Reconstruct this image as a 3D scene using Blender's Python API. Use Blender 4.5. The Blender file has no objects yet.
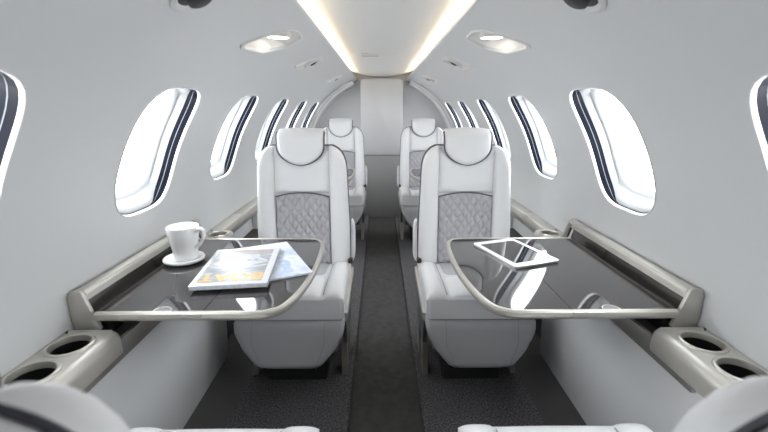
import bpy, bmesh, math, random
from mathutils import Vector, Matrix
random.seed(4)
PI = math.pi
sc = bpy.context.scene
C = sc.collection

# ------------------------------------------------------------------ camera
F = 410.0
pitch = math.atan(107 / F)
yaw = math.atan(4 * math.cos(pitch) / F)
cd = bpy.data.cameras.new('camera'); cam = bpy.data.objects.new('camera', cd); C.objects.link(cam)
cam.location = (-0.018, 0, 1.1)
cam.rotation_euler = (PI / 2 - pitch, 0, -yaw)
cd.sensor_width = 36; cd.lens = 36 * F / 768; cd.clip_start = 0.02
cd.dof.use_dof = True; cd.dof.focus_distance = 1.6; cd.dof.aperture_fstop = 4.5
sc.camera = cam

# ------------------------------------------------------------------ world, light, exposure
WORLD = 9.8
w = bpy.data.worlds.new('sky'); sc.world = w; w.use_nodes = True
w.node_tree.nodes['Background'].inputs[0].default_value = (0.93, 0.97, 1.0, 1)
w.node_tree.nodes['Background'].inputs[1].default_value = WORLD
sc.view_settings.view_transform = 'Standard'; sc.view_settings.look = 'None'
sc.view_settings.gamma = 1; sc.view_settings.use_curve_mapping = False
sc.view_settings.exposure = 0.40
sc.cycles.max_bounces = 16; sc.cycles.diffuse_bounces = 12; sc.cycles.glossy_bounces = 6
sc.cycles.transparent_max_bounces = 12
sc.cycles.sample_clamp_indirect = 6
sc.cycles.use_denoising = True
COVE = 6.0
READ = 5.0

R = 0.77; ZC = 0.65                      # cabin section: circle above the waist
WIN_Y = [0.573, 1.25, 1.895, 2.54, 3.185, 3.83]
WA = 0.348; WHY = 0.163; WHA = 0.207     # window centre along the arc, half sizes
Y0, Y1 = -0.45, 4.36
PITCH = 1.87                             # distance from one seat club to the next

# ------------------------------------------------------------------ helpers
def newmat(name):
    m = bpy.data.materials.new(name); m.use_nodes = True
    return m, m.node_tree, m.node_tree.nodes['Principled BSDF']
def mat(name, col, rough=0.5, metal=0.0, spec=0.5, bump=None, noise=None, coat=0.0, emit=None, sheen=0.0):
    m, nt, b = newmat(name)
    b.inputs['Base Color'].default_value = (*col, 1); b.inputs['Roughness'].default_value = rough
    b.inputs['Metallic'].default_value = metal; b.inputs['Specular IOR Level'].default_value = spec
    b.inputs['Coat Weight'].default_value = coat; b.inputs['Coat Roughness'].default_value = 0.05
    b.inputs['Sheen Weight'].default_value = sheen
    if emit:
        b.inputs['Emission Color'].default_value = (*emit[0], 1); b.inputs['Emission Strength'].default_value = emit[1]
    tc = nt.nodes.new('ShaderNodeTexCoord')
    if noise:
        sx, amt = noise
        n = nt.nodes.new('ShaderNodeTexNoise'); n.inputs['Scale'].default_value = sx; n.inputs['Detail'].default_value = 4
        nt.links.new(tc.outputs['Object'], n.inputs['Vector'])
        r = nt.nodes.new('ShaderNodeValToRGB')
        r.color_ramp.elements[0].position = 0.35; r.color_ramp.elements[1].position = 0.65
        r.color_ramp.elements[0].color = (*[c * (1 - amt) for c in col], 1)
        r.color_ramp.elements[1].color = (*[min(1, c * (1 + amt)) for c in col], 1)
        nt.links.new(n.outputs['Fac'], r.inputs['Fac']); nt.links.new(r.outputs['Color'], b.inputs['Base Color'])
    if bump:
        sx, st, dist = bump
        n = nt.nodes.new('ShaderNodeTexNoise'); n.inputs['Scale'].default_value = sx; n.inputs['Detail'].default_value = 3
        nt.links.new(tc.outputs['Object'], n.inputs['Vector'])
        bp = nt.nodes.new('ShaderNodeBump'); bp.inputs['Strength'].default_value = st; bp.inputs['Distance'].default_value = dist
        nt.links.new(n.outputs['Fac'], bp.inputs['Height']); nt.links.new(bp.outputs['Normal'], b.inputs['Normal'])
    return m

M = {}
M['wall'] = mat('wall_shell', (0.66, 0.665, 0.67), 0.42, bump=(180, 0.04, 0.002))
M['ceil'] = mat('ceiling_panel', (0.74, 0.73, 0.71), 0.55)
M['bulk'] = mat('bulkhead_white', (0.66, 0.66, 0.67), 0.5)
M['front'] = mat('front_blocker_dark', (0.10, 0.095, 0.09), 0.5)  # kept dark so little light bounces back from behind the camera
M['doorgrey'] = mat('door_grey', (0.36, 0.355, 0.35), 0.5)
M['ring'] = mat('ring_gloss', (0.84, 0.84, 0.84), 0.15)
M['dado'] = mat('dado_panel', (0.72, 0.72, 0.725), 0.4, bump=(220, 0.05, 0.001))
M['carpet'] = mat('carpet_speckle', (0.092, 0.087, 0.091), 0.95, spec=0.1, noise=(150, 0.8), bump=(260, 0.9, 0.006), sheen=0.2)
M['aisle'] = mat('aisle_carpet', (0.072, 0.072, 0.069), 0.9, spec=0.15, noise=(30, 0.12), bump=(400, 0.3, 0.002))
M['kick'] = mat('kick_carpet', (0.095, 0.091, 0.09), 0.85, spec=0.2, bump=(400, 0.3, 0.002))
M['rim'] = mat('window_rim', (0.74, 0.74, 0.74), 0.2)
M['reveal'] = mat('window_reveal', (0.42, 0.43, 0.44), 0.15)
M['shadeedge'] = mat('shade_edge', (0.16, 0.17, 0.20), 0.4)
M['navy'] = mat('shade_track', (0.005, 0.006, 0.013), 0.3, spec=0.06)
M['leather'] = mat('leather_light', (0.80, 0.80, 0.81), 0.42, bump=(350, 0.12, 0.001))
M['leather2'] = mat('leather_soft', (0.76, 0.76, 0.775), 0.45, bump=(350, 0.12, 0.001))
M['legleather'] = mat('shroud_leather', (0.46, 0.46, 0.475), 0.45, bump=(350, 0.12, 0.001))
M['quilt'] = mat('quilt_grey', (0.44, 0.44, 0.46), 0.5, bump=(400, 0.12, 0.001))
M['pipe'] = mat('piping_dark', (0.10, 0.10, 0.12), 0.5)
M['seam'] = mat('stitch_seam', (0.34, 0.34, 0.36), 0.7)
M['nickel'] = mat('satin_nickel', (0.56, 0.54, 0.49), 0.36, metal=0.65, bump=(500, 0.03, 0.0005))
M['nickel2'] = mat('champagne_paint', (0.52, 0.50, 0.46), 0.38, metal=0.35)
M['bronze'] = mat('bronze_trim', (0.42, 0.40, 0.37), 0.35, metal=0.6)
M['lidreflect'] = mat('lid_dark_reflection', (0.10, 0.09, 0.08), 0.2, metal=0.6)  # table's dark reflection on the lid, put into the colour
M['table'] = mat('table_gloss', (0.040, 0.036, 0.036), 0.04, spec=0.65, coat=0.5)
M['black'] = mat('black_well', (0.006, 0.006, 0.006), 0.35)
M['dark'] = mat('dark_metal', (0.05, 0.05, 0.052), 0.45, metal=0.3)
M['basegrey'] = mat('base_grey', (0.18, 0.18, 0.185), 0.4, metal=0.3)
M['porcelain'] = mat('porcelain', (0.86, 0.86, 0.86), 0.12, coat=0.3)
M['paper'] = mat('paper', (0.70, 0.71, 0.73), 0.4)
M['pages'] = mat('page_edges', (0.62, 0.64, 0.68), 0.6, noise=(90, 0.15))
M['orange'] = mat('orange_print', (0.90, 0.50, 0.14), 0.35)
M['redprint'] = mat('red_print', (0.60, 0.25, 0.12), 0.35)
M['tabframe'] = mat('tablet_white', (0.90, 0.90, 0.90), 0.18, coat=0.4)
M['tabmetal'] = mat('tablet_shell', (0.45, 0.45, 0.47), 0.3, metal=0.9)
M['screen'] = mat('tablet_glass', (0.012, 0.012, 0.013), 0.02, spec=0.8, coat=0.6)
M['bezel'] = mat('light_bezel', (0.68, 0.68, 0.68), 0.3)
M['pocket'] = mat('light_pocket', (0.80, 0.77, 0.72), 0.35)
M['lens'] = mat('lamp_lens', (1, 1, 1), 0.5, emit=((1.0, 0.93, 0.82), READ))
M['led'] = mat('cove_led', (1, 1, 1), 0.5, emit=((1.0, 0.83, 0.62), COVE))

# grey photographic print on the magazine covers
def print_mat(name, cols, scale, distort):
    m, nt, b = newmat(name); b.inputs['Roughness'].default_value = 0.3
    tc = nt.nodes.new('ShaderNodeTexCoord'); mp = nt.nodes.new('ShaderNodeMapping'); mp.inputs['Scale'].default_value = scale
    n = nt.nodes.new('ShaderNodeTexNoise'); n.inputs['Scale'].default_value = 1; n.inputs['Detail'].default_value = 5
    n.inputs['Distortion'].default_value = distort
    r = nt.nodes.new('ShaderNodeValToRGB'); cr = r.color_ramp
    cr.elements[0].position = 0.30; cr.elements[0].color = (*cols[0], 1)
    cr.elements[1].position = 0.70; cr.elements[1].color = (*cols[-1], 1)
    for i, c in enumerate(cols[1:-1]):
        e = cr.elements.new(0.30 + 0.4 * (i + 1) / (len(cols) - 1)); e.color = (*c, 1)
    nt.links.new(tc.outputs['Object'], mp.inputs['Vector']); nt.links.new(mp.outputs['Vector'], n.inputs['Vector'])
    nt.links.new(n.outputs['Fac'], r.inputs['Fac']); nt.links.new(r.outputs['Color'], b.inputs['Base Color'])
    return m
M['sea'] = print_mat('cover_sea', [(0.22, 0.23, 0.26), (0.36, 0.37, 0.40), (0.52, 0.53, 0.55)], (14, 40, 1), 1.0)
M['hull'] = print_mat('cover_hull', [(0.42, 0.44, 0.47), (0.66, 0.67, 0.69)], (20, 60, 1), 0.3)
M['snow'] = print_mat('cover_snow', [(0.30, 0.42, 0.66), (0.50, 0.60, 0.78), (0.70, 0.74, 0.82), (0.80, 0.81, 0.83)], (22, 18, 1), 1.5)

def pane_mat():
    m = bpy.data.materials.new('window_glass'); m.use_nodes = True; nt = m.node_tree
    for n in list(nt.nodes): nt.nodes.remove(n)
    o = nt.nodes.new('ShaderNodeOutputMaterial'); mx = nt.nodes.new('ShaderNodeMixShader')
    t = nt.nodes.new('ShaderNodeBsdfTransparent'); g = nt.nodes.new('ShaderNodeBsdfGlossy'); g.inputs['Roughness'].default_value = 0.02
    fr = nt.nodes.new('ShaderNodeFresnel'); fr.inputs['IOR'].default_value = 1.3
    nt.links.new(fr.outputs[0], mx.inputs[0]); nt.links.new(t.outputs[0], mx.inputs[1]); nt.links.new(g.outputs[0], mx.inputs[2])
    nt.links.new(mx.outputs[0], o.inputs['Surface'])
    return m
M['pane'] = pane_mat()

def mesh_obj(name, verts, faces, m, parent=None, smooth=True, merge=0.0, recalc=True):
    """verts in world space; stored relative to the parent's location"""
    bm = bmesh.new()
    off = Vector(parent.location) if (parent is not None) else Vector((0, 0, 0))
    if parent is not None and parent.parent is not None: off = off + Vector(parent.parent.location)
    vs = [bm.verts.new(Vector(v) - off) for v in verts]
    for f in faces:
        try: bm.faces.new([vs[i] for i in f])
        except ValueError: pass
    if merge: bmesh.ops.remove_doubles(bm, verts=bm.verts, dist=merge)
    if recalc: bmesh.ops.recalc_face_normals(bm, faces=bm.faces)
    return bm_obj(name, bm, m, parent, smooth)
def bm_obj(name, bm, m, parent=None, smooth=True, angle=None):
    me = bpy.data.meshes.new(name); bm.to_mesh(me); bm.free()
    me.materials.append(m)
    if smooth:
        me.polygons.foreach_set('use_smooth', [True] * len(me.polygons))
        if angle is not False: me.set_sharp_from_angle(angle=angle or math.radians(38))
    o = bpy.data.objects.new(name, me); C.objects.link(o)
    if parent is not None: o.parent = parent
    return o
def empty(name, loc, label, cat, group=None, rotz=0):
    o = bpy.data.objects.new(name, None); C.objects.link(o); o.location = loc; o.rotation_euler = (0, 0, rotz)
    o.empty_display_size = 0.1
    tag(o, label, cat, group); return o
def tag(o, label, cat, group=None):
    o['label'] = label; o['category'] = cat
    if group: o['group'] = group
    return o
def struct(o): o['kind'] = 'structure'; return o
def box(name, lo, hi, m, parent=None, bevel=0.0, seg=2, smooth=True):
    """world-space axis box with bevelled edges"""
    off = Vector((0, 0, 0))
    p = parent
    while p is not None: off = off + Vector(p.location); p = p.parent
    bm = bmesh.new(); bmesh.ops.create_cube(bm, size=1)
    lo = Vector(lo); hi = Vector(hi)
    for v in bm.verts:
        v.co = Vector([(lo[i] + hi[i]) / 2 + v.co[i] * abs(hi[i] - lo[i]) for i in range(3)]) - off
    if bevel: bmesh.ops.bevel(bm, geom=bm.edges[:], offset=bevel, segments=seg, profile=0.5, affect='EDGES')
    return bm_obj(name, bm, m, parent, smooth)
def prism(name, poly, ya, yb, m, parent=None, bevel=0.0, axis='y', smooth=True, seg=2):
    """poly in (x,z) extruded along y, or (x,y) extruded along z"""
    off = Vector((0, 0, 0)); p = parent
    while p is not None: off = off + Vector(p.location); p = p.parent
    bm = bmesh.new()
    def mk(t): return [bm.verts.new((Vector((a, t, b)) if axis == 'y' else Vector((a, b, t))) - off) for a, b in poly]
    A = mk(ya); B = mk(yb); n = len(poly)
    bm.faces.new(A); bm.faces.new(B[::-1])
    for i in range(n): bm.faces.new([A[i], B[i], B[(i + 1) % n], A[(i + 1) % n]])
    bmesh.ops.recalc_face_normals(bm, faces=bm.faces)
    if bevel: bmesh.ops.bevel(bm, geom=bm.edges[:], offset=bevel, segments=seg, profile=0.5, affect='EDGES')
    return bm_obj(name, bm, m, parent, smooth)
def tube_vf(path, r, n=6, closed=False):
    V, Fc = [], []
    pts = [Vector(p) for p in path]; k = len(pts); up0 = None
    for i, p in enumerate(pts):
        if closed: t = pts[(i + 1) % k] - pts[i - 1]
        else: t = pts[min(i + 1, k - 1)] - pts[max(i - 1, 0)]
        t.normalize()
        if up0 is None:
            up0 = t.orthogonal().normalized()
        up0 = (up0 - t * up0.dot(t)).normalized(); s = t.cross(up0)
        for j in range(n):
            a = 2 * PI * j / n; V.append(p + up0 * (math.cos(a) * r) + s * (math.sin(a) * r))
    for i in range(k if closed else k - 1):
        for j in range(n):
            a, b = i * n + j, i * n + (j + 1) % n; c = ((i + 1) % k) * n
            Fc.append((a, b, c + (j + 1) % n, c + j))
    if not closed: Fc += [tuple(range(n))[::-1], tuple(range((k - 1) * n, k * n))]
    return V, Fc
def tube(name, path, r, m, parent=None, n=6, closed=False):
    V, Fc = tube_vf(path, r, n, closed); return mesh_obj(name, V, Fc, m, parent)
def lathe(name, prof, cx, cy, m, parent=None, n=32, z0=0.0):
    V, Fc = [], []
    for r, z in prof:
        for j in range(n):
            a = 2 * PI * j / n; V.append((cx + r * math.cos(a), cy + r * math.sin(a), z0 + z))
    for i in range(len(prof) - 1):
        for j in range(n):
            a, b = i * n + j, i * n + (j + 1) % n; Fc.append((a, b, b + n, a + n))
    return mesh_obj(name, V, Fc, m, parent, merge=1e-6)
def sweep(name, path, normals, sect, m, parent=None):
    """sweep cross-section (n,z) along an xy path with given outward normals"""
    V, Fc = [], []; k = len(sect)
    for (x, y, z), (nx, ny) in zip(path, normals):
        for a, b in sect: V.append((x + nx * a, y + ny * a, z + b))
    for i in range(len(path) - 1):
        for j in range(k):
            a, b = i * k + j, i * k + (j + 1) % k; Fc.append((a, b, b + k, a + k))
    Fc += [tuple(range(k)), tuple(range((len(path) - 1) * k, len(path) * k))]
    return mesh_obj(name, V, Fc, m, parent)
def chaikin(p, n=2, closed=True):
    for _ in range(n):
        q = []; k = len(p)
        for i in range(k if closed else k - 1):
            a, b = p[i], p[(i + 1) % k]
            q.append(tuple(0.75 * u + 0.25 * v for u, v in zip(a, b))); q.append(tuple(0.25 * u + 0.75 * v for u, v in zip(a, b)))
        if not closed: q = [p[0]] + q[1:-1] + [p[-1]]
        p = q
    return p

# ------------------------------------------------------------------ cabin shell
def smoothstep(a, b, x):
    t = max(0, min(1, (x - a) / (b - a))); return t * t * (3 - 2 * t)
def P(a):            # wall section by arc length above the waist line -> (x, z)
    if a >= 0: ph = a / R; return R * math.cos(ph), ZC + R * math.sin(ph)
    return R, ZC + a
XL = 0.247
A_TOP = R * math.acos(XL / R)

def superell(t, n=3.6):
    c, s = math.cos(t), math.sin(t)
    k = (abs(c) ** n + abs(s) ** n) ** (-1 / n)
    return c * k, s * k
LAMP_Y = 1.50
KITE = [(0.302, 0.155), (0.296, 0.02), (0.318, -0.055), (0.360, -0.105), (0.432, -0.19), (0.446, -0.16), (0.432, 0.03), (0.372, 0.165)]
def arc_of_x(x): return R * math.acos(min(1, x / R))
def ray_poly(poly, cx, cy, t):
    dx, dy = math.cos(t), math.sin(t); best = 0
    for i in range(len(poly)):
        (ax, ay), (bx, by) = poly[i], poly[(i + 1) % len(poly)]
        ex, ey = bx - ax, by - ay; d = dx * ey - dy * ex
        if abs(d) < 1e-12: continue
        u = ((ax - cx) * ey - (ay - cy) * ex) / d; v = ((ax - cx) * dy - (ay - cy) * dx) / d
        if u > 0 and -1e-9 <= v <= 1 + 1e-9: best = max(best, u)
    return cx + dx * best, cy + dy * best
def wall_side(sx):
    V, Fc = [], []
    na = 12; lo, hi = WA - 0.255, WA + 0.255
    a_win = [lo + (hi - lo) * i / na for i in range(na + 1)]
    a_lines = [-0.65, -0.4, -0.2, -0.1, 0.0, 0.05] + a_win + [0.66] + [0.70 + 0.025 * i for i in range(10)] + [A_TOP]
    ny = 8; ylines = [Y0]
    for c in WIN_Y:
        for i in range(ny + 1): ylines.append(c - 0.2 + 0.4 * i / ny)
    ylines += [1.50, 1.55, 1.60, 1.65, Y1]; ylines = sorted(set(round(y, 5) for y in ylines)); a_lines = [round(a, 5) for a in a_lines]
    lo, hi = round(lo, 5), round(hi, 5)
    def pt(y, a): x, z = P(a); return (sx * x, y, z)
    patches = [(round(c - 0.2, 5), round(c + 0.2, 5), lo, hi, c, WA, 'win') for c in WIN_Y]
    kite = [(LAMP_Y + y, arc_of_x(x)) for x, y in KITE]
    ck = (sum(p[0] for p in kite) / 8, sum(p[1] for p in kite) / 8)
    kite = [(ck[0] + (y - ck[0]) * 0.9, ck[1] + (a - ck[1]) * 0.9) for y, a in kite]
    patches.append((1.25, 1.745, 0.70, 0.925, ck[0], ck[1], 'lamp'))
    def isin(y, a): return any(p[0] < y < p[1] and p[2] < a < p[3] for p in patches)
    idx = {}
    def vid(y, a):
        k = (round(y, 5), round(a, 5))
        if k not in idx: idx[k] = len(V); V.append(pt(y, a))
        return idx[k]
    for i in range(len(ylines) - 1):
        ya, yb = ylines[i], ylines[i + 1]
        for j in range(len(a_lines) - 1):
            aa, ab = a_lines[j], a_lines[j + 1]
            if isin((ya + yb) / 2, (aa + ab) / 2): continue
            Fc.append((vid(ya, aa), vid(yb, aa), vid(yb, ab), vid(ya, ab)))
    for pa, pb, qa, qb, cy, ca, kind in patches:
        ys = [y for y in ylines if pa - 1e-6 <= y <= pb + 1e-6]; as_ = [a for a in a_lines if qa - 1e-6 <= a <= qb + 1e-6]
        ring = [(y, as_[0]) for y in ys[:-1]] + [(ys[-1], a) for a in as_[:-1]] + [(y, as_[-1]) for y in ys[:0:-1]] + [(ys[0], a) for a in as_[:0:-1]]
        prev = [vid(y, a) for y, a in ring]; n = len(ring)
        for f in (0.5, 0.85, 1.0):
            cur = []
            for y, a in ring:
                if kind == 'win':
                    t = math.atan2((a - ca) / WHA, (y - cy) / WHY); u, v = superell(t); hy, ha = cy + u * WHY, ca + v * WHA
                else: hy, ha = ray_poly(kite, cy, ca, math.atan2(a - ca, y - cy))
                cur.append(len(V)); V.append(pt(y + (hy - y) * f, a + (ha - a) * f))
            for k in range(n): Fc.append((prev[k], prev[(k + 1) % n], cur[(k + 1) % n], cur[k]))
            prev = cur
    return mesh_obj('wall_' + ('left' if sx < 0 else 'right'), V, Fc, M['wall'])
for sx in (-1, 1): struct(wall_side(sx))

def window(n, sx, c):
    x0, z0 = P(WA); ph = WA / R
    nrm = Vector((sx * math.cos(ph), 0, math.sin(ph)))
    base = Vector((sx * x0, c, z0)); N = 56
    hole = []
    for k in range(N):
        t = 2 * PI * k / N; u, v = superell(t); x, z = P(WA + v * WHA)
        hole.append((Vector((sx * x, c + u * WHY, z)), t, Vector((sx * x, 0, z - ZC)).normalized()))
    def ring(scale, depth, rad=0.0):
        out = []
        for p, t, rn in hole:
            d = depth(t) if callable(depth) else depth
            s = scale(t) if callable(scale) else scale
            q = base + (p - base) * s
            out.append(q + nrm * d - rn * rad)
        return out
    def strip(name, rings, m, parent):
        V = [v for r in rings for v in r]; Fc = []
        for i in range(len(rings) - 1):
            for k in range(N): Fc.append((i * N + k, i * N + (k + 1) % N, (i + 1) * N + (k + 1) % N, (i + 1) * N + k))
        return mesh_obj(name, V, Fc, m, parent)
    e = bpy.data.objects.new('window_%d' % n, None); C.objects.link(e); e.location = base; e['kind'] = 'structure'
    sideness = lambda t: smoothstep(0.35, 0.9, abs(superell(t)[0]))
    dk = lambda t: 0.010 + 0.003 + 0.026 * sideness(t)
    strip('window_frame', [ring(1.009, 0.0, 0.0), ring(1.007, 0, 0.002), ring(1.002, 0, 0.0028), ring(0.996, 0, 0.0015), ring(0.992, 0.003), ring(0.991, 0.008)], M['rim'], e)
    strip('shade_track', [ring(0.991, 0.007), ring(lambda t: 0.989 - 0.015 * sideness(t), dk)], M['navy'], e)
    strip('shade_edge', [ring(lambda t: 0.986 - 0.008 * sideness(t), lambda t: 0.007 + (dk(t) - 0.007) * 0.50), ring(lambda t: 0.985 - 0.008 * sideness(t), lambda t: 0.007 + (dk(t) - 0.007) * 0.57)], M['shadeedge'], e)
    strip('reveal', [ring(lambda t: 0.989 - 0.015 * sideness(t), lambda t: dk(t) - 0.001), ring(0.955, lambda t: dk(t) + 0.004), ring(0.935, lambda t: dk(t) + 0.02),
                     ring(0.915, lambda t: max(dk(t) + 0.021, 0.058)), ring(0.90, 0.062), ring(0.875, 0.066), ring(0.855, 0.082)], M['reveal'], e)
    pr = ring(0.86, 0.080)
    V = pr + [base + nrm * 0.080]; Fc = [((k, (k + 1) % N, N) if sx < 0 else ((k + 1) % N, k, N)) for k in range(N)]
    mesh_obj('pane', V, Fc, M['pane'], e, recalc=False)
n = 0
for sx in (-1, 1):
    for c in WIN_Y:
        n += 1; window(n, sx, c)
        ph = WA / R; x0, z0 = P(WA)
        L = bpy.data.lights.new('daylight_portal', 'AREA'); L.shape = 'RECTANGLE'; L.size = 0.34; L.size_y = 0.44
        L.cycles.is_portal = True
        o = bpy.data.objects.new('daylight_portal', L); C.objects.link(o)
        nr = Vector((sx * math.cos(ph), 0, math.sin(ph)))
        o.location = Vector((sx * x0, c, z0)) + nr * 0.1
        zax = nr; xax = Vector((0, 1, 0)); yax = zax.cross(xax)
        o.rotation_euler = Matrix((xax, yax, zax)).transposed().to_euler()

# ceiling: recessed centre panels between two cove lips
ceil = bpy.data.objects.new('ceiling', None); C.objects.link(ceil); ceil.location = (0, 1.4, 1.45); ceil['kind'] = 'structure'
cuts = [Y0, 0.55, 2.62, Y1 + 0.02]
for i in range(3):
    ya, yb = cuts[i] + 0.0025, cuts[i + 1] - 0.0025
    V, Fc = [], []; xs = [-0.31 + 0.62 * k / 20 for k in range(21)]
    for y in (ya, yb):
        for x in xs: V.append((x, y, 1.408 + 0.6 * x * x))
    for y in (ya, yb):
        for x in xs: V.append((x, y, 1.49))
    for k in range(20): Fc += [(k, k + 1, 22 + k, 21 + k), (42 + k, 43 + k, 64 + k, 63 + k), (k, k + 1, 43 + k, 42 + k), (21 + k, 22 + k, 64 + k, 63 + k)]
    mesh_obj('ceiling_panel', V, Fc, M['ceil'], ceil)
lt = box('ceiling_latch', (-0.125, 2.55, 1.402), (-0.025, 2.60, 1.413), M['rim'], ceil, 0.003)
for k, sx in enumerate((-1, 1)):
    prof = [(XL, P(A_TOP)[1]), (XL - 0.0035, 1.3815), (XL - 0.0045, 1.385), (XL - 0.002, 1.389), (XL + 0.006, 1.390), (0.305, 1.392), (0.308, 1.40), (0.308, 1.49)]
    V, Fc = [], []
    for y in (Y0, Y1):
        for x, z in prof: V.append((sx * x, y, z))
    q = len(prof)
    for j in range(q - 1): Fc.append((j, j + 1, q + j + 1, q + j))
    struct(mesh_obj('trim_%d' % (k + 1), V, Fc, M['wall']))
    box('cove_light_strip', (sx * 0.282 - 0.008, 0.55, 1.393), (sx * 0.282 + 0.008, Y1 - 0.15, 1.399), M['led'], None, 0)
    tag(bpy.context.scene.objects[-1] if False else C.objects[-1], 'warm light strip hidden in the %s ceiling cove' % ('left' if sx < 0 else 'right'), 'light strip', 'cove light strips')

# bulkheads
struct(box('wall_back', (-0.85, Y1, -0.1), (0.85, Y1 + 0.04, 1.6), M['bulk']))
struct(box('wall_front', (-0.85, Y0 - 0.04, -0.1), (0.85, Y0, 1.6), M['front']))  # unseen wall, set close and dark to cut the frontal light
for k, sx in enumerate((-1, 1)):       # glossy ring round the bulkhead
    V, Fc = [], []; sect = [(0.769, 0.0), (0.769, -0.24), (0.764, -0.245), (0.754, -0.21), (0.750, -0.13), (0.740, -0.12), (0.734, -0.10), (0.728, 0.0)]
    m = len(sect); phs = [-0.6 + (-0.05 + math.acos(XL / R) + 0.6) * i / 40 for i in range(41)]
    for ph in phs:
        for r, dy in sect:
            if ph >= 0: V.append((sx * r * math.cos(ph), Y1 + dy, ZC + r * math.sin(ph)))
            else: V.append((sx * r, Y1 + dy, ZC + ph))
    for i in range(40):
        for j in range(m - 1): Fc.append((i * m + j, i * m + j + 1, (i + 1) * m + j + 1, (i + 1) * m + j))
    struct(mesh_obj('trim_%d' % (k + 3), V, Fc, M['ring']))
door = bpy.data.objects.new('door_1', None); C.objects.link(door); door.location = (0, 4.25, 0); door['kind'] = 'structure'
dp = [(-0.208, 0.645), (0.208, 0.645), (0.208, 1.372), (0.15, 1.384), (0, 1.389), (-0.15, 1.384), (-0.208, 1.372)]
prism('door_panel', dp, 4.21, 4.355, M['bulk'], door, 0.006)
prism('kick_panel', [(-0.208, -0.012), (0.208, -0.012), (0.208, 0.643), (-0.208, 0.643)], 4.22, 4.355, M['doorgrey'], door, 0.003)

# floor: sunk aisle runner, speckled carpet, smooth carpeted kick sides
fl = bpy.data.objects.new('floor', None); C.objects.link(fl); fl.location = (0, 1.4, 0); fl['kind'] = 'structure'
def strip_y(name, pts, m, parent=None, ya=Y0, yb=Y1):
    V, Fc = [], []; k = len(pts)
    for y in (ya, yb):
        for x, z in pts: V.append((x, y, z))
    for j in range(k - 1): Fc.append((j, j + 1, k + j + 1, k + j))
    return mesh_obj(name, V, Fc, m, parent)
strip_y('aisle_runner', [(-0.137, 0.004), (-0.134, 0.001), (-0.131, -0.015), (0.131, -0.015), (0.134, 0.001), (0.137, 0.004)], M['aisle'], fl)
for sx in (-1, 1):
    strip_y('carpet', [(sx * 0.137, 0.004), (sx * 0.15, 0.0), (sx * 0.575, 0.0)], M['carpet'], fl)
    strip_y('carpet_kick', [(sx * 0.575, 0.0), (sx * 0.60, 0.008), (sx * 0.682, 0.066), (sx * 0.72, 0.09), (sx * 0.77, 0.09)], M['kick'], fl)
for k, (sx, ya, yb) in enumerate([(s, a, b) for s in (-1, 1) for a, b in ((1.587, 2.32), (3.46, Y1 - 0.01), (Y0 + 0.01, 0.455))]):
    struct(box('baseboard_%d' % (k + 1), (sx * 0.70, ya, 0.10), (sx * 0.769, yb, 0.42), M['kick'], None, 0.004))

# ------------------------------------------------------------------ side consoles
def plate_hole(V, Fc, x0, x1, y0, y1, cx, cy, r, z, sx):
    n = 8; ring = []
    for i in range(n): ring.append((x0 + (x1 - x0) * i / n, y0))
    for i in range(n): ring.append((x1, y0 + (y1 - y0) * i / n))
    for i in range(n): ring.append((x1 - (x1 - x0) * i / n, y1))
    for i in range(n): ring.append((x0, y1 - (y1 - y0) * i / n))
    b = len(V); k = len(ring)
    for x, y in ring: V.append((sx * x, y, z))
    for x, y in ring:
        t = math.atan2(y - cy, x - cx); V.append((sx * (cx + r * math.cos(t)), cy + r * math.sin(t), z))
    for i in range(k): Fc.append((b + i, b + (i + 1) % k, b + k + (i + 1) % k, b + k + i))
def cup_block(name, parent, sx, ya, yb, xin, holes, r, ztop, far):
    """champagne block with round cup holes; far = end (ya or yb) that shows a rounded face"""
    V, Fc = [], []
    edge = [(xin + 0.022, ztop), (xin + 0.010, ztop - 0.0025), (xin + 0.003, ztop - 0.010), (xin, ztop - 0.022), (xin, ztop - 0.055), (xin + 0.01, ztop - 0.06), (xin + 0.04, ztop - 0.06)]
    for y, ins in ((ya, 0.012), (ya + 0.004, 0.004), (ya + 0.012, 0.0), (yb - 0.012, 0.0), (yb - 0.004, 0.004), (yb, 0.012)):
        dz = 0.0035 if y in (ya, yb) else 0
        for x, z in edge: V.append((sx * (x + ins), y, z - (dz if z == ztop else 0)))
    k = len(edge)
    for i in range(5):
        for j in range(k - 1): Fc.append((i * k + j, i * k + j + 1, (i + 1) * k + j + 1, (i + 1) * k + j))
    for i in (0, 5):
        b = len(V); V += [(sx * 0.769, ya if i == 0 else yb, ztop - 0.0035), (sx * 0.769, ya if i == 0 else yb, ztop - 0.06)]
        Fc.append(tuple(range(i * k, i * k + k)) + (b + 1, b))
    xa = xin + 0.022; xb = min(h[0] for h in holes) + r + 0.018
    yc = [ya] + [(holes[i][1] + holes[i + 1][1]) / 2 for i in range(len(holes) - 1)] + [yb]
    for i, (hx, hy) in enumerate(holes): plate_hole(V, Fc, xa, xb, yc[i], yc[i + 1], hx, hy, r, ztop, sx)
    b = len(V); V += [(sx * xb, ya, ztop), (sx * 0.769, ya, ztop), (sx * 0.769, yb, ztop), (sx * xb, yb, ztop)]; Fc.append((b, b + 1, b + 2, b + 3))
    o = mesh_obj(name, V, Fc, M['nickel2'], parent, merge=1e-5)
    for hx, hy in holes:
        lathe('cup_rim', [(r + 0.006, 0.0), (r + 0.005, 0.003), (r + 0.002, 0.0045), (r - 0.002, 0.003), (r - 0.003, -0.002), (r - 0.003, -0.012)], sx * hx, hy, M['nickel'], parent, 40, ztop)
        lathe('cup_well', [(r - 0.0025, -0.004), (r - 0.004, -0.05), (r - 0.008, -0.056), (0.0, -0.056)], sx * hx, hy, M['black'], parent, 36, ztop)
    return o
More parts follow.
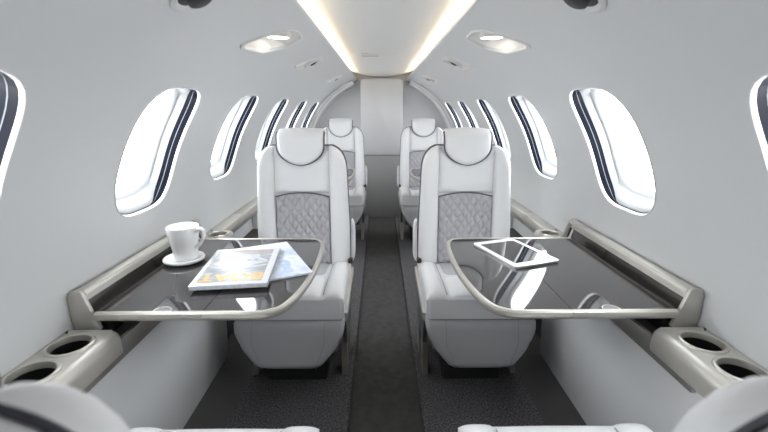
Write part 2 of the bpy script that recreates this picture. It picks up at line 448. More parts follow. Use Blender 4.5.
def console(sx, dy, label):
    e = empty('side_console', (sx * 0.72, 1.065 + dy, 0.10), label, 'console', 'side consoles')
    prism('lower_panel', [(sx * 0.660, 0.525), (sx * 0.768, 0.525), (sx * 0.768, 0.06), (sx * 0.680, 0.06)], 0.46 + dy, 1.585 + dy, M['dado'], e, 0.004)
    cup_block('cup_block', e, sx, 0.617 + dy, 0.893 + dy, 0.641, [(0.717, 0.721 + dy), (0.717, 0.826 + dy)], 0.043, 0.585, 1)
    cup_block('cup_block', e, sx, 1.577 + dy, 1.73 + dy, 0.655, [(0.706, 1.672 + dy)], 0.036, 0.585, 0)
    # long armrest ledge behind the seats
    for ya, yb in ((1.732 + dy, 2.03 + dy), (0.16 + dy, 0.615 + dy)):
        prism('armrest_rail', [(sx * 0.716, 0.583), (sx * 0.769, 0.587), (sx * 0.769, 0.515), (sx * 0.73, 0.515), (sx * 0.712, 0.55)], ya, yb, M['nickel2'], e, 0.005)
    # table slot: dark well with a bronze lip towards the cabin
    box('slot_well', (sx * 0.657, 0.895 + dy, 0.526), (sx * 0.725, 1.575 + dy, 0.532), M['black'], e)
    prism('slot_lip', [(sx * 0.644, 0.562), (sx * 0.656, 0.562), (sx * 0.660, 0.508), (sx * 0.648, 0.508)], 0.75 + dy, 1.576 + dy, M['bronze'], e, 0.003)
    box('slot_back', (sx * 0.726, 0.895 + dy, 0.526), (sx * 0.769, 1.575 + dy, 0.565), M['dark'], e)
    # hinged bin lid, standing open against the wall
    lid = [(0.722, 0.573), (0.752, 0.566), (0.765, 0.61), (0.767, 0.66), (0.762, 0.672), (0.748, 0.678), (0.742, 0.672)]
    L = prism('bin_lid', [(sx * x, z) for x, z in lid], 0.917 + dy, 1.558 + dy, M['nickel2'], e, 0.0025)
    capp = [(0.700, 0.578), (0.760, 0.566), (0.768, 0.60), (0.768, 0.662), (0.762, 0.676), (0.742, 0.681), (0.732, 0.675)]
    for ya in (0.905, 1.5585): prism('end_plate', [(sx * x, z) for x, z in capp], ya + dy, ya + 0.0115 + dy, M['nickel2'], e, 0.003)
    prism('top_rail', [(sx * 0.728, 0.664), (sx * 0.742, 0.664), (sx * 0.748, 0.6795), (sx * 0.733, 0.6755)], 0.9175 + dy, 1.558 + dy, M['nickel2'], e, 0.002)
    prism('reflection_strip', [(sx * 0.7205, 0.574), (sx * 0.723, 0.574), (sx * 0.7385, 0.646), (sx * 0.7360, 0.646)], 0.918 + dy, 1.5575 + dy, M['lidreflect'], e)  # strip painted dark as the table reflected in the lid face
    box('slot_bracket', (sx * 0.704, 0.94 + dy, 0.532), (sx * 0.714, 0.955 + dy, 0.60), M['dark'], e)
    tube('hinge_pin', [(sx * 0.722, 1.53 + dy, 0.602), (sx * 0.736, 1.53 + dy, 0.645)], 0.004, M['rim'], e)
    return e
for dy, wh in ((0, 'near'), (PITCH, 'far')):
    for sx in (-1, 1):
        side = 'left' if sx < 0 else 'right'
        console(sx, dy, '%s champagne metal side console with cup holders under the %s windows' % ({'near': 'near', 'far': 'far rear'}[wh], side))

# ------------------------------------------------------------------ folding tables
def cr_smooth(pts, sub=6):
    out = []
    for i in range(len(pts) - 1):
        p0 = pts[max(i - 1, 0)]; p1 = pts[i]; p2 = pts[i + 1]; p3 = pts[min(i + 2, len(pts) - 1)]
        for k in range(sub):
            t = k / sub
            out.append(tuple(0.5 * ((2 * b) + (-a + c) * t + (2 * a - 5 * b + 4 * c - d) * t * t + (-a + 3 * b - 3 * c + d) * t ** 3) for a, b, c, d in zip(p0, p1, p2, p3)))
    out.append(pts[-1]); return out
TZ = 0.63; K = 1.093
def table(sx, dy, label):
    e = empty('folding_table', (sx * 0.46, 1.18 + dy, 0.57), label, 'table', 'folding tables')
    curve = cr_smooth([(0.34, 0.812), (0.30, 0.812), (0.262, 0.819), (0.230, 0.850), (0.207, 0.935), (0.194, 1.065), (0.195, 1.215), (0.204, 1.295), (0.224, 1.334), (0.262, 1.347), (0.30, 1.348)])
    path = [(min(0.699, x * K), y * K) for x, y in [(0.648, 0.812), (0.4065, 0.812)] + curve + [(0.648, 1.348)]]
    nr = []
    for i in range(len(path)):
        a = path[max(i - 1, 0)]; b = path[min(i + 1, len(path) - 1)]
        tx, ty = b[0] - a[0], b[1] - a[1]; l = math.hypot(tx, ty); nr.append((ty / l, -tx / l))
    # outward = away from the table centre
    fix = []
    for (x, y), (nx, ny) in zip(path, nr):
        if nx * (x - 0.49) + ny * (y - 1.18) < 0: nx, ny = -nx, -ny
        fix.append((nx, ny))
    sect = [(-0.013, 0.0005), (-0.004, 0.0015), (0.0, -0.002), (0.001, -0.008), (-0.001, -0.016), (-0.006, -0.0215), (-0.013, -0.022)]
    w3 = [(sx * x, y + dy, TZ) for x, y in path]; wn = [(sx * a, b) for a, b in fix]
    sweep('edge_trim', [(sx * 0.699, 0.8875 + dy, TZ), (sx * 0.4454, 0.8875 + dy, TZ)], [(0, -1), (0, -1)], sect, M['nickel'], e)
    sweep('edge_trim', [(sx * 0.4443, 0.8875 + dy, TZ)] + w3[2:-1] + [(sx * 0.4443, 1.4734 + dy, TZ)], [(0, -1)] + wn[2:-1] + [(0, 1)], sect, M['nickel'], e)
    sweep('edge_trim', [(sx * 0.4454, 1.4734 + dy, TZ), (sx * 0.699, 1.4734 + dy, TZ)], [(0, 1), (0, 1)], sect, M['nickel'], e)
    ins = [(x - nx * 0.0125, y - ny * 0.0125) for (x, y), (nx, ny) in zip(path, fix)]
    inner = [(0.4441, 0.9000)] + ins[2:-1] + [(0.4441, 1.4609)]
    prism('table_leaf', [(sx * x, y + dy) for x, y in inner], TZ - 0.018, TZ, M['table'], e, 0, 'z', smooth=False)
    prism('table_leaf', [(sx * x, y + dy) for x, y in [(0.4457, 0.9000), (0.699, 0.9000), (0.699, 1.4609), (0.4457, 1.4609)]], TZ - 0.018, TZ, M['table'], e, 0, 'z', smooth=False)
    # semicircular finger pull near the front edge
    pts = [(sx * 0.543 + 0.021 * math.cos(PI * k / 14), 0.9000 + dy + 0.021 * math.sin(PI * k / 14), TZ + 0.0006) for k in range(15)]
    tube('finger_pull', pts, 0.0012, M['nickel'], e, 5)
    V = pts + [(sx * 0.543, 0.9000 + dy, TZ + 0.0004)]
    mesh_obj('pull_recess', V, [(k, k + 1, 15) for k in range(14)], M['black'], e)
    for y in (0.97, 1.36): prism('support_arm', [(sx * 0.20 + sx * 0.07, TZ - 0.024), (sx * 0.690, TZ - 0.024), (sx * 0.690, TZ - 0.05), (sx * 0.30, TZ - 0.034)], y + dy, y + dy + 0.03, M['dark'], e, 0.002)
    return e
table(-1, 0, 'dark glossy folding table holding the cup and magazines')
table(1, 0, 'dark glossy folding table with the tablet on it')
table(-1, PITCH, 'small far folding table between the rear seats on the left')
table(1, PITCH, 'small far folding table between the rear seats on the right')

# ------------------------------------------------------------------ seats
def clustered(n):
    return [0.5 - 0.5 * math.cos(PI * i / n) * (1 - 0.25 * math.sin(PI * i / n) ** 2) for i in range(n + 1)]
def pad(name, xl, xr, z0, z1, bulge, back, fmap, m, parent, nu=14, nv=20, pu=4, pv=8, relief=None):
    """cushion between the curves xl(z), xr(z); fmap(x, z, w) -> local point, w = outwards"""
    V, Fc = [], []
    us = clustered(nu) if not relief else [i / nu for i in range(nu + 1)]
    vs = clustered(nv) if not relief else [i / nv for i in range(nv + 1)]
    def gp(i, j):
        v = vs[j]; z = z0 + (z1 - z0) * v; a, b = xl(z), xr(z); u = us[i]; x = a + (b - a) * u
        h = bulge * (1 - abs(2 * u - 1) ** pu) ** 0.5 * (1 - abs(2 * v - 1) ** pv) ** 0.5
        if relief and 0 < i < nu and 0 < j < nv: h += relief(x, z)
        return x, z, h
    for j in range(nv + 1):
        for i in range(nu + 1): x, z, h = gp(i, j); V.append(fmap(x, z, h))
    W = nu + 1
    for j in range(nv):
        for i in range(nu): Fc.append((j * W + i, j * W + i + 1, (j + 1) * W + i + 1, (j + 1) * W + i))
    border = [i for i in range(W)] + [j * W + nu for j in range(1, nv + 1)] + [nv * W + i for i in range(nu - 1, -1, -1)] + [j * W for j in range(nv - 1, 0, -1)]
    b = len(V)
    for k in border:
        x, z, h = gp(k % W, k // W); V.append(fmap(x, z, -back))
    n = len(border)
    for k in range(n): Fc.append((border[k], border[(k + 1) % n], b + (k + 1) % n, b + k))
    Fc.append(tuple(range(b, b + n)))
    return mesh_obj(name, V, Fc, m, parent, merge=1e-6)
def backmap(x, z, w):
    return (x, 0.372 + (z - 0.43) * 0.085 - w, z)
def halfw(z):             # outline of the backrest
    h = 0.206 - 0.010 * smoothstep(0.55, 0.86, z)
    if z > 0.80:
        t = min(1, (z - 0.80) / 0.148); h -= 0.085 * (1 - math.sqrt(max(0, 1 - t ** 3.2)))
    return h
def make_seat(aisle, arm, rec=0.0, name='cabin_seat'):
    c0 = 0.122 if arm else 0.0
    def backmap(x, z, w):
        y, d = 0.372 + (z - 0.43) * 0.085 - w, z - 0.43
        return (x, 0.40 + (y - 0.40) * math.cos(rec) + d * math.sin(rec), 0.43 + d * math.cos(rec) - (y - 0.40) * math.sin(rec))
    e = bpy.data.objects.new(name, None); C.objects.link(e); e.empty_display_size = 0.1
    # backrest shell, bolsters, centre panels, headrest
    pad('back_shell', lambda z: -halfw(z) + 0.004, lambda z: halfw(z) - 0.004, 0.40, 0.944, 0.004, 0.105, lambda x, z, w: backmap(x, z, w - 0.012 if w > 0 else w * (1 - 0.35 * smoothstep(0.7, 0.95, z)) - 0.004), M['leather2'], e, 14, 24)
    for s in (-1, 1):
        nm = pad('back_bolster', lambda z: (0.121 if s > 0 else -halfw(z)), lambda z: (halfw(z) if s > 0 else -0.121), 0.415, 0.945, 0.028, 0.03, backmap, M['leather'], e, 12, 26, 2.6, 14)
        zs = [0.44 + 0.36 * k / 10 for k in range(10)] + [0.80 + 0.1455 * math.sin(PI / 2 * k / 26) for k in range(27)]
        pts = [backmap(s * (halfw(z) + 0.001), z, -0.014) for z in zs] + [backmap(s * x, 0.947, -0.012) for x in (0.115, 0.10)]
        tube('piping', pts, 0.0036, M['pipe'], nm, 5)
        zs = [0.46 + 0.34 * k / 10 for k in range(10)] + [0.80 + 0.144 * math.sin(PI / 2 * k / 26) for k in range(27)]
        pts = [backmap(s * (halfw(z) - 0.002), z, -0.052) for z in zs] + [backmap(s * x, 0.945, -0.052) for x in (0.10, 0.05, 0.0)]
        tube('piping', pts, 0.0034, M['pipe'], nm, 5)
        tube('seam', [backmap(s * (halfw(z) + 0.001), z, -0.035) for z in [0.45 + 0.44 * k / 16 for k in range(17)]], 0.0018, M['seam'], nm, 4)
    pad('back_panel', lambda z: -0.1205, lambda z: 0.1205, 0.742, 0.925, 0.012, 0.02, backmap, M['leather'], e, 10, 10, 6, 8)
    ztop = lambda x: 0.742 - 0.018 * (x / 0.12) ** 2
    def qmap(x, z, w): return backmap(x, 0.42 + (z - 0.42) * (ztop(x) - 0.42) / (0.742 - 0.42), w)
    def rel(x, z):
        a = x / 0.036 + z / 0.052; b = x / 0.036 - z / 0.052
        return 0.010 * (abs(math.sin(PI * a)) * abs(math.sin(PI * b))) ** 0.5
    q = pad('quilted_insert', lambda z: -0.1195, lambda z: 0.1195, 0.42, 0.742, 0.004, 0.02, qmap, M['quilt'], e, 72, 84, 8, 8, rel)
    tube('piping', [backmap(x, ztop(x) + 0.001, 0.009) for x in [-0.119 + 0.238 * k / 16 for k in range(17)]], 0.0030, M['pipe'], q, 5)
    # headrest: shield shape with folded top
    def hx(z):
        if z >= 0.945: return 0.100 + 0.003 * (z - 0.945) / 0.08 - (0.008 * smoothstep(1.003, 1.020, z))
        t = (0.945 - z) / 0.081
        return 0.100 * max(0.0, 1 - t ** 2.1) ** 0.62
    def hmap(x, z, w):
        bend = 0.03 * smoothstep(0.975, 1.022, z) ** 2
        return backmap(x, z - 0.006 * (x / 0.1) ** 2 * smoothstep(0.96, 1.03, z), w + 0.016 - bend if w >= 0 else w * 0.95 + 0.016)
    hr = pad('headrest', lambda z: -hx(z), lambda z: hx(z), 0.864, 1.020, 0.022, 0.075, hmap, M['leather'], e, 14, 24, 4, 10)
    ed = [(hx(z), z) for z in [1.010 - 0.1458 * (k / 26) for k in range(27)]]
    pts = [hmap(x + 0.002, z, 0.004) for x, z in ed] + [hmap(-x - 0.002, z, 0.004) for x, z in ed[::-1]]
    tube('piping', pts, 0.0036, M['pipe'], hr, 5)
    # seat cushion: centre panel, rear quilted insert, side bolsters
    def cmap(x, y, w): return (x, y - c0, 0.415 + w - 0.012 * smoothstep(0.1, 0.38, y))
    def cfront(x, y, w):     # rounded waterfall front edge
        px, py, pz = cmap(x, y, w); return (px, py, pz)
    pad('seat_cushion', lambda y: -0.206 + 0.012 * (1 - smoothstep(0.0, 0.03, y)), lambda y: 0.206 - 0.012 * (1 - smoothstep(0.0, 0.03, y)), 0.0, 0.41, 0.014, 0.075, lambda x, y, w: cmap(x, y - (0.006 if w < 0 and y < 0.01 else 0), w if w >= 0 else w), M['leather2'], e, 14, 16, 8, 8)
    pad('cushion_panel', lambda y: -0.128, lambda y: 0.128, 0.004, 0.20, 0.024, 0.004, cmap, M['leather'], e, 10, 12, 6, 4)
    pad('cushion_insert', lambda y: -0.128, lambda y: 0.128, 0.202, 0.40, 0.020, 0.004, cmap, M['quilt'], e, 10, 12, 6, 6)
    for s in (-1, 1):
        b = pad('cushion_bolster', lambda y: (0.130 if s > 0 else -0.208), lambda y: (0.208 if s > 0 else -0.130), 0.0, 0.395, 0.036, 0.062, cmap, M['leather'], e, 10, 18, 2.8, 5)
        tube('seam', [(s * 0.1295, y - c0, 0.428 - 0.012 * smoothstep(0.1, 0.38, y)) for y in [0.02 + 0.36 * k / 8 for k in range(9)]], 0.0016, M['seam'], b, 4)
    tube('front_seam', [(s_ * 0.198, -0.0035 - c0, 0.3375) for s_ in [-1 + k / 6 for k in range(13)]], 0.003, M['seam'], e, 5)
    # leg rest: tapered panel hanging under the cushion front
    def lw(z):
        h = 0.207
        if z < 0.262: h = 0.207 - (0.262 - z) / 0.107 * 0.092
        h -= 0.010 * (1 - smoothstep(0.143, 0.16, z)) + 0.006 * smoothstep(0.322, 0.335, z)
        h -= 0.012 * math.exp(-((z - 0.258) / 0.022) ** 2)
        return h
    def lmap(x, z, w):
        return (x, 0.004 - c0 - (0.335 - z) * 0.22 - w + 0.04 * smoothstep(0.175, 0.143, z) * 0.5, z)
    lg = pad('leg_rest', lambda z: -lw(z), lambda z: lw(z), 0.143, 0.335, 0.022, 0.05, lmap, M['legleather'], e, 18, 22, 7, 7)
    for s in (-1, 1):
        tube('seam', [lmap(s * (0.135 - 0.035 * smoothstep(0.27, 0.15, z)), z, 0.0213 * (1 - abs(2 * (z - 0.143) / 0.192 - 1) ** 7) ** 0.5) for z in [0.147 + 0.185 * k / 18 for k in range(19)]], 0.0014, M['seam'], lg, 4)
    # underframe, aisle side trim and floor legs
    box('seat_base', (-0.17, 0.06, 0.15), (0.17, 0.40, 0.335), M['basegrey'], e, 0.012)
    box('pedestal', (-0.12, 0.10, 0.0), (0.12, 0.38, 0.15), M['dark'], e, 0.01)
    for s in (-1, 1):
        st = prism('side_trim', [(0, 0)] * 3, 0, 1, M['nickel2'], e) if False else None
        V = [(s * 0.206, 0.05, 0.335), (s * 0.206, 0.46, 0.37), (s * 0.206, 0.46, 0.335), (s * 0.206, 0.05, 0.30), (s * 0.216, 0.06, 0.332), (s * 0.216, 0.45, 0.365), (s * 0.216, 0.45, 0.338), (s * 0.216, 0.06, 0.305)]
        mesh_obj('side_trim', V, [(0, 1, 2, 3), (4, 5, 6, 7), (0, 1, 5, 4), (1, 2, 6, 5), (2, 3, 7, 6), (3, 0, 4, 7)], M['nickel'], e)
        V = [(s * 0.205, 0.09, 0.31), (s * 0.205, 0.42, 0.335), (s * 0.205, 0.38, 0.16), (s * 0.205, 0.13, 0.16), (s * 0.19, 0.09, 0.31), (s * 0.19, 0.42, 0.335), (s * 0.19, 0.38, 0.16), (s * 0.19, 0.13, 0.16)]
        mesh_obj('side_cover', V, [(0, 1, 2, 3), (4, 5, 6, 7), (0, 1, 5, 4), (1, 2, 6, 5), (2, 3, 7, 6), (3, 0, 4, 7)], M['basegrey'], e)
        for ya in (0.14, 0.31):
            V = [(s * 0.200, ya + 0.05, 0.22), (s * 0.200, ya + 0.085, 0.22), (s * 0.200, ya + 0.09, 0.0), (s * 0.200, ya, 0.0), (s * 0.178, ya + 0.05, 0.22), (s * 0.178, ya + 0.085, 0.22), (s * 0.178, ya + 0.09, 0.0), (s * 0.178, ya, 0.0)]
            mesh_obj('leg', V, [(0, 1, 2, 3), (4, 5, 6, 7), (0, 1, 5, 4), (1, 2, 6, 5), (2, 3, 7, 6), (3, 0, 4, 7)], M['bronze'], e)
    box('recline_lever', (aisle * 0.207 - 0.008, 0.345, 0.425), (aisle * 0.207 + 0.012, 0.375, 0.447), M['dark'], e, 0.004)
    # stowed aisle armrest beside the backrest foot
    def amap(y, z, w): return (aisle * (0.213 + w), y, z)
    pad('armrest', lambda z: 0.415 + 0.02 * smoothstep(0.42, 0.62, z), lambda z: 0.475 + 0.01 * smoothstep(0.42, 0.62, z), 0.41, 0.60, 0.014, 0.004, amap, M['leather2'], e, 8, 12, 3, 5)
    if arm:                                  # outboard arm wing
        def wing(z): return 0.02 + 0.02 * smoothstep(0.36, 0.43, z) + 0.20 * smoothstep(0.42, 0.64, z) ** 1.5
        wg = pad('arm_wing', wing, lambda z: 0.42, 0.35, 0.615, 0.004, 0.014, lambda y, z, w: (-aisle * (0.222 + w), y, z), M['leather2'], e, 10, 16, 6, 6)
        tube('piping', [(-aisle * 0.226, wing(z) - 0.001, z) for z in [0.36 + 0.255 * k / 16 for k in range(17)]], 0.0018, M['seam'], wg, 4)
    return e
def copy_tree(o, parent=None):
    c = o.copy(); C.objects.link(c); c.parent = parent
    for ch in list(o.children): copy_tree(ch, c)
    return c
SX = 0.362
protos = {}
def place(sx, y, facing, label, arm=False, rec=0.0):
    aisle = (1 if sx < 0 else -1) * (1 if facing < 0 else -1)
    k = (aisle, arm, rec)
    if k in protos: o = copy_tree(protos[k])
    else: o = make_seat(aisle, arm, rec); protos[k] = o
    o.location = (sx * SX, y, 0); o.rotation_euler = (0, 0, 0 if facing < 0 else PI)
    tag(o, label, 'seat', 'cabin seats'); return o
YF = 1.39
place(-1, YF, -1, 'pale leather cabin seat behind the table with cup and magazines')
place(1, YF, -1, 'pale leather cabin seat behind the table with the tablet')
place(-1, YF + PITCH, -1, 'smaller rear left pale leather seat beside the bulkhead door')
place(1, YF + PITCH, -1, 'smaller rear right pale leather seat beside the bulkhead door')
place(-1, 0.638, 1, 'blurred foreground seat shoulder at bottom left corner', True, math.radians(2))
place(1, 0.640, 1, 'blurred foreground seat shoulder at bottom right corner', True, math.radians(2))

# ------------------------------------------------------------------ ceiling lights and air vents
def surf(x, y, lift=0.0):            # point on the sloping headliner
    ax = abs(x); ph = math.acos(min(1, ax / R)); r = R - lift
    return Vector((math.copysign(r * math.cos(ph), x), y, ZC + r * math.sin(ph)))
def chaikin_keep(p, f=0.12):      # crop every corner a little before smoothing
    q = []; k = len(p)
    for i in range(k):
        a, b = p[i], p[(i + 1) % k]
        q.append(tuple(u + (v - u) * f for u, v in zip(a, b))); q.append(tuple(u + (v - u) * (1 - f) for u, v in zip(a, b)))
    return q
def reading_lamp(sx, label):
    xb, zp = 0.362, 1.338
    e = empty('ceiling_light', surf(sx * xb, LAMP_Y), label, 'light', 'ceiling lights')
    out = [(x, LAMP_Y + y) for x, y in KITE]
    cx = sum(p[0] for p in out) / 8; cy = sum(p[1] for p in out) / 8
    o2 = chaikin(chaikin_keep(out), 2); k = len(o2)
    V, Fc = [], []
    for f, l in ((1.0, -0.001), (0.99, 0.005), (0.95, 0.0065), (0.90, 0.005), (0.875, 0.0), (0.87, -0.006)):
        for x, y in o2: V.append(surf(sx * (cx + (x - cx) * f), cy + (y - cy) * f, l))
    for i in range(5):
        for j in range(k): Fc.append((i * k + j, i * k + (j + 1) % k, (i + 1) * k + (j + 1) % k, (i + 1) * k + j))
    mesh_obj('bezel', V, Fc, M['bezel'], e)
    V, Fc = [], []
    for f, up in ((0.885, 0), (0.80, 1), (0.4, 1)):
        for x, y in o2:
            q = surf(sx * (cx + (x - cx) * f), cy + (y - cy) * f, -0.003)
            if up: q.z = max(zp, q.z + 0.004)
            V.append(q)
    V.append(Vector((sx * cx, cy, zp)))
    for i in range(2):
        for j in range(k): Fc.append((i * k + j, i * k + (j + 1) % k, (i + 1) * k + (j + 1) % k, (i + 1) * k + j))
    Fc += [(2 * k + j, 2 * k + (j + 1) % k, 3 * k) for j in range(k)]
    mesh_obj('pocket', V, Fc, M['pocket'], e)
    lx, ly = sx * 0.364, LAMP_Y + 0.005
    lathe('lens_ring', [(0.042, 0.03), (0.042, -0.003), (0.039, -0.0045), (0.036, -0.003)], lx, ly, M['bezel'], e, 32, zp)
    lathe('lens', [(0.0365, -0.0025), (0.02, -0.0045), (0.0, -0.005)], lx, ly, M['lens'], e, 32, zp)
    return e
def light_fixture(sx, yc, s, label, glow):
    xb = 0.362
    e = empty('ceiling_light', surf(sx * xb, yc), label, 'light', 'ceiling lights')
    out = [(0.302, 0.155), (0.296, 0.02), (0.318, -0.055), (0.360, -0.105), (0.432, -0.19), (0.446, -0.16), (0.432, 0.03), (0.372, 0.165)]
    out = [(xb + (x - xb) * s, yc + y * s) for x, y in out]
    cx = sum(p[0] for p in out) / len(out); cy = sum(p[1] for p in out) / len(out)
    o2 = chaikin(chaikin_keep(out), 2)
    k = len(o2); V, Fc = [], []
    for f, l in ((1.0, -0.002), (0.985, 0.006), (0.93, 0.009), (0.88, 0.008), (0.84, 0.002)):
        for x, y in o2:
            V.append(surf(sx * (cx + (x - cx) * f), cy + (y - cy) * f, l * s))
    for i in range(4):
        for j in range(k): Fc.append((i * k + j, i * k + (j + 1) % k, (i + 1) * k + (j + 1) % k, (i + 1) * k + j))
    mesh_obj('bezel', V, Fc, M['bezel'], e)
    V = [surf(sx * (cx + (x - cx) * 0.85), cy + (y - cy) * 0.85, 0.0025 * s) for x, y in o2]
    V.append(surf(sx * cx, cy, 0.001)); mesh_obj('pocket', V, [(j, (j + 1) % k, k) for j in range(k)], M['pocket'], e)
    # lens
    c = Vector(surf(sx * (xb - 0.003), yc - 0.02 * s, 0.012 * s)); nrm = Vector((-c.x, 0, ZC - c.z)).normalized()
    if glow:                       # the lens tilts flatter than the headliner
        nrm = (nrm * 0.15 + Vector((0, 0, -1)) * 0.85).normalized()
    t1 = Vector((0, 1, 0)); t2 = nrm.cross(t1)
    def disc(nm, r0, prof, m, par):
        V, Fc = [], []; n = 28
        for r, h in prof:
            for j in range(n):
                a = 2 * PI * j / n; V.append(c + t1 * (r * r0 * math.cos(a)) + t2 * (r * r0 * math.sin(a)) + nrm * h)
        for i in range(len(prof) - 1):
            for j in range(n): Fc.append((i * n + j, i * n + (j + 1) % n, (i + 1) * n + (j + 1) % n, (i + 1) * n + j))
        return mesh_obj(nm, V, Fc, m, par, merge=1e-6)
    if glow:
        disc('lens_ring', 0.040 * s, [(1.22, -0.016), (1.2, 0.002), (1.1, 0.004), (1.0, 0.002)], M['bezel'], e)
        disc('lens', 0.040 * s, [(1.0, 0.002), (0.5, 0.003), (0.0, 0.0035)], M['lens'], e)
    else:
        disc('nozzle_ring', 0.036, [(1.3, -0.012), (1.28, 0.004), (1.1, 0.008), (0.9, 0.006), (0.8, 0.0)], M['bezel'], e)
        disc('nozzle', 0.036, [(0.84, 0.001), (0.4, 0.003), (0.38, 0.008), (0.0, 0.009)], M['dark'], e)
    return e
for sx in (-1, 1):
    side = 'left' if sx < 0 else 'right'
    reading_lamp(sx, 'lit reading lamp in a kite shaped recess on the %s ceiling' % side)
    o = light_fixture(sx, 2.20, 0.8, 'small dark air vent behind the lamp on the %s ceiling' % side, False)
    o.name = 'air_vent'; o['category'] = 'vent'; o['group'] = 'ceiling air vents'
    o = light_fixture(sx, 3.32, 0.8, 'tiny farthest air vent near the bulkhead on the %s ceiling' % side, False)
    o.name = 'air_vent'; o['category'] = 'vent'; o['group'] = 'ceiling air vents'
def speaker(sx, label):
    x, y = 0.378, 0.895
    e = empty('air_vent', surf(sx * x, y), label, 'vent', 'ceiling air vents')
    c = surf(sx * x, y); nrm = Vector((-c.x, 0, ZC - c.z)).normalized(); t1 = Vector((0, 1, 0)); t2 = nrm.cross(t1)
    def disc(nm, prof, m, sh=0.0):
        V, Fc = [], []; n = 32
        for r, h in prof:
            for j in range(n):
                a = 2 * PI * j / n; V.append(c + t1 * (r * math.cos(a)) + t2 * (r * math.sin(a) + sh) + nrm * h)
        for i in range(len(prof) - 1):
            for j in range(n): Fc.append((i * n + j, i * n + (j + 1) % n, (i + 1) * n + (j + 1) % n, (i + 1) * n + j))
        mesh_obj(nm, V, Fc, m, e, merge=1e-6)
    disc('vent_ring', [(0.060, -0.002), (0.058, 0.006), (0.05, 0.008), (0.044, 0.005), (0.040, 0.000)], M['bezel'])
    disc('nozzle', [(0.041, 0.001), (0.028, 0.002), (0.026, 0.016), (0.020, 0.020), (0.0, 0.020)], M['dark'])
speaker(-1, 'round air vent cut by the top edge, upper left'); speaker(1, 'round air vent cut by the top edge, upper right')

# ------------------------------------------------------------------ things on the tables
sa = tag(lathe('saucer', [(0.0, 0.0), (0.044, 0.0), (0.052, 0.002), (0.061, 0.008), (0.062, 0.013), (0.059, 0.0165), (0.050, 0.0165), (0.042, 0.011), (0.0, 0.0095)], -0.641, 1.233, M['porcelain'], None, 40, TZ + 0.0006), 'white porcelain saucer under the cup', 'saucer')
CX, CY, CZ = -0.634, 1.233, TZ + 0.0105
cup = empty('coffee_cup', (CX, CY, CZ), 'white porcelain cup with a tall handle on the left table', 'cup')
lathe('cup_body', [(r * K, z * K) for r, z in [(0.0, 0.0), (0.028, 0.0), (0.031, 0.003), (0.033, 0.02), (0.037, 0.045), (0.041, 0.070), (0.0445, 0.096), (0.0437, 0.098), (0.0420, 0.096), (0.039, 0.070), (0.035, 0.045), (0.030, 0.02), (0.026, 0.008), (0.0, 0.006)]], CX, CY, M['porcelain'], cup, 40, CZ)
hp = cr_smooth([(0.040, 0.084), (0.056, 0.094), (0.068, 0.090), (0.067, 0.072), (0.055, 0.052), (0.036, 0.036)], 5)
tube('handle', [(CX + a * 0.96 * K, CY - a * 0.25 * K, CZ + z * K) for a, z in hp], 0.0055, M['porcelain'], cup, 8)

def flat(name, lo, hi, z0, z1, M4, m, parent, bevel=0.0):
    """box in a rotated local frame; vertices relative to the parent empty that carries the rotation"""
    bm = bmesh.new(); bmesh.ops.create_cube(bm, size=1)
    for v in bm.verts:
        v.co = Vector(((lo[0] + hi[0]) / 2 + v.co.x * (hi[0] - lo[0]), (lo[1] + hi[1]) / 2 + v.co.y * (hi[1] - lo[1]), (z0 + z1) / 2 + v.co.z * (z1 - z0)))
    if bevel: bmesh.ops.bevel(bm, geom=bm.edges[:], offset=bevel, segments=2, profile=0.5, affect='EDGES')
    return bm_obj(name, bm, m, parent)
def poly_flat(name, pts, z, th, m, parent):
    bm = bmesh.new(); A = [bm.verts.new((x, y, z)) for x, y in pts]; B = [bm.verts.new((x, y, z + th)) for x, y in pts]; n = len(pts)
    bm.faces.new(A[::-1]); bm.faces.new(B)
    for i in range(n): bm.faces.new([A[i], A[(i + 1) % n], B[(i + 1) % n], B[i]])
    bmesh.ops.recalc_face_normals(bm, faces=bm.faces)
    return bm_obj(name, bm, m, parent, smooth=False)
def text(name, s, size, loc, rot, m, parent, sxy=(1, 1)):
    cu = bpy.data.curves.new(name, 'FONT'); cu.body = s; cu.size = size; cu.align_x = 'CENTER'; cu.align_y = 'CENTER'; cu.extrude = 0.0002; cu.offset = size * 0.02
    cu.resolution_u = 4
    t = bpy.data.objects.new(name, cu); C.objects.link(t)
    dg = bpy.context.evaluated_depsgraph_get(); me = bpy.data.meshes.new_from_object(t.evaluated_get(dg))
    bpy.data.objects.remove(t)
    me.transform(Matrix.Diagonal((sxy[0], sxy[1], 1, 1))); me.transform(Matrix.Rotation(rot, 4, 'Z')); me.transform(Matrix.Translation(loc))
    me.materials.clear(); me.materials.append(m)
    o = bpy.data.objects.new(name, me); C.objects.link(o); o.parent = parent; return o
# under magazine with the snowy cover
m2 = empty('magazine', (-0.390, 1.219, TZ + 0.001), 'pale blue magazine lying underneath, sticking out to the right', 'magazine', 'magazines', math.radians(26))
flat('pages', (-0.105, -0.145), (0.105, 0.145), 0, 0.004, None, M['pages'], m2)
flat('cover', (-0.1055, -0.1455), (0.1055, 0.1455), 0.004, 0.005, None, M['snow'], m2)
flat('cover_band', (-0.1055, 0.075), (0.1055, 0.1455), 0.005, 0.0053, None, M['paper'], m2)
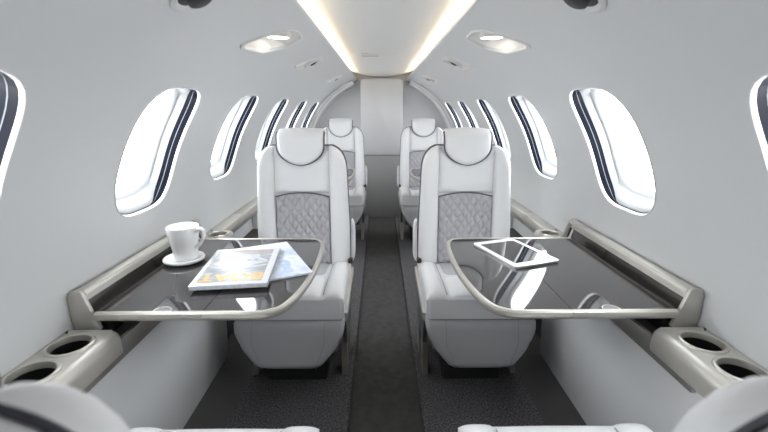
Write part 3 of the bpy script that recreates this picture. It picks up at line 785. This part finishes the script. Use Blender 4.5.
# top magazine, its masthead towards the camera and upside down
m1 = empty('magazine', (-0.438, 1.152, TZ + 0.008), 'thick magazine with orange masthead on top of the pale one', 'magazine', 'magazines', math.radians(6.5))
V = flat('pages', (-0.099, -0.1445), (0.0985, 0.1445), 0, 0.0115, None, M['pages'], m1, 0.001)
flat('cover', (-0.100, -0.1455), (0.100, 0.1455), 0.0115, 0.0125, None, M['paper'], m1, 0.0003)
flat('spine', (0.0985, -0.1455), (0.1005, 0.1455), 0.0, 0.0115, None, M['seam'], m1)
flat('cover_photo', (-0.088, -0.125), (0.082, 0.128), 0.0125, 0.0128, None, M['sea'], m1)
poly_flat('printed_boat', [(-0.076, 0.01), (-0.05, -0.012), (0.03, -0.012), (0.075, 0.012), (0.078, 0.03), (0.05, 0.055), (0.045, 0.085), (-0.045, 0.085), (-0.06, 0.05)], 0.0128, 0.0002, M['hull'], m1)
for k in range(5): flat('printed_cabin_window', (-0.045 + k * 0.02, 0.028), (-0.032 + k * 0.02, 0.042), 0.0130, 0.0131, None, M['sea'], m1)
poly_flat('printed_wake', [(-0.085, -0.015), (-0.02, -0.035), (0.03, -0.03), (0.08, -0.012), (0.08, -0.004), (0.0, -0.022), (-0.085, -0.004)], 0.0128, 0.0002, M['hull'], m1)
text('masthead', 'BOAT', 0.070, (-0.002, -0.092, 0.0131), PI, M['orange'], m1, (0.92, 0.95))
text('strapline', 'INTERNATIONAL', 0.017, (0, 0.116, 0.0131), PI, M['redprint'], m1, (1.0, 0.9))

# tablet
tb = empty('tablet', (0.430, 1.297, TZ + 0.001), 'white framed tablet lying on the right table', 'tablet', None, math.radians(19.5))
def rrect(hx, hy, r, n=5):
    p = []
    for cx, cy, a0 in ((hx - r, hy - r, 0), (-hx + r, hy - r, PI / 2), (-hx + r, -hy + r, PI), (hx - r, -hy + r, 1.5 * PI)):
        for k in range(n + 1): a = a0 + PI / 2 * k / n; p.append((cx + r * math.cos(a), cy + r * math.sin(a)))
    return p
poly_flat('shell', rrect(0.076, 0.111, 0.010), 0.0, 0.005, M['tabmetal'], tb)
poly_flat('front_frame', rrect(0.077, 0.112, 0.011), 0.005, 0.0022, M['tabframe'], tb)
flat('screen', (-0.0625, -0.088), (0.0625, 0.088), 0.0072, 0.0075, None, M['screen'], tb)
hb = [(0.0055 * math.cos(2 * PI * k / 16) + 0.0, 0.0055 * math.sin(2 * PI * k / 16) - 0.1015) for k in range(16)]
poly_flat('home_button', hb, 0.0072, 0.0003, M['seam'], tb)
for o, f in ((m1, 1.01), (m2, K), (tb, K)): o.scale = (f, f, f)
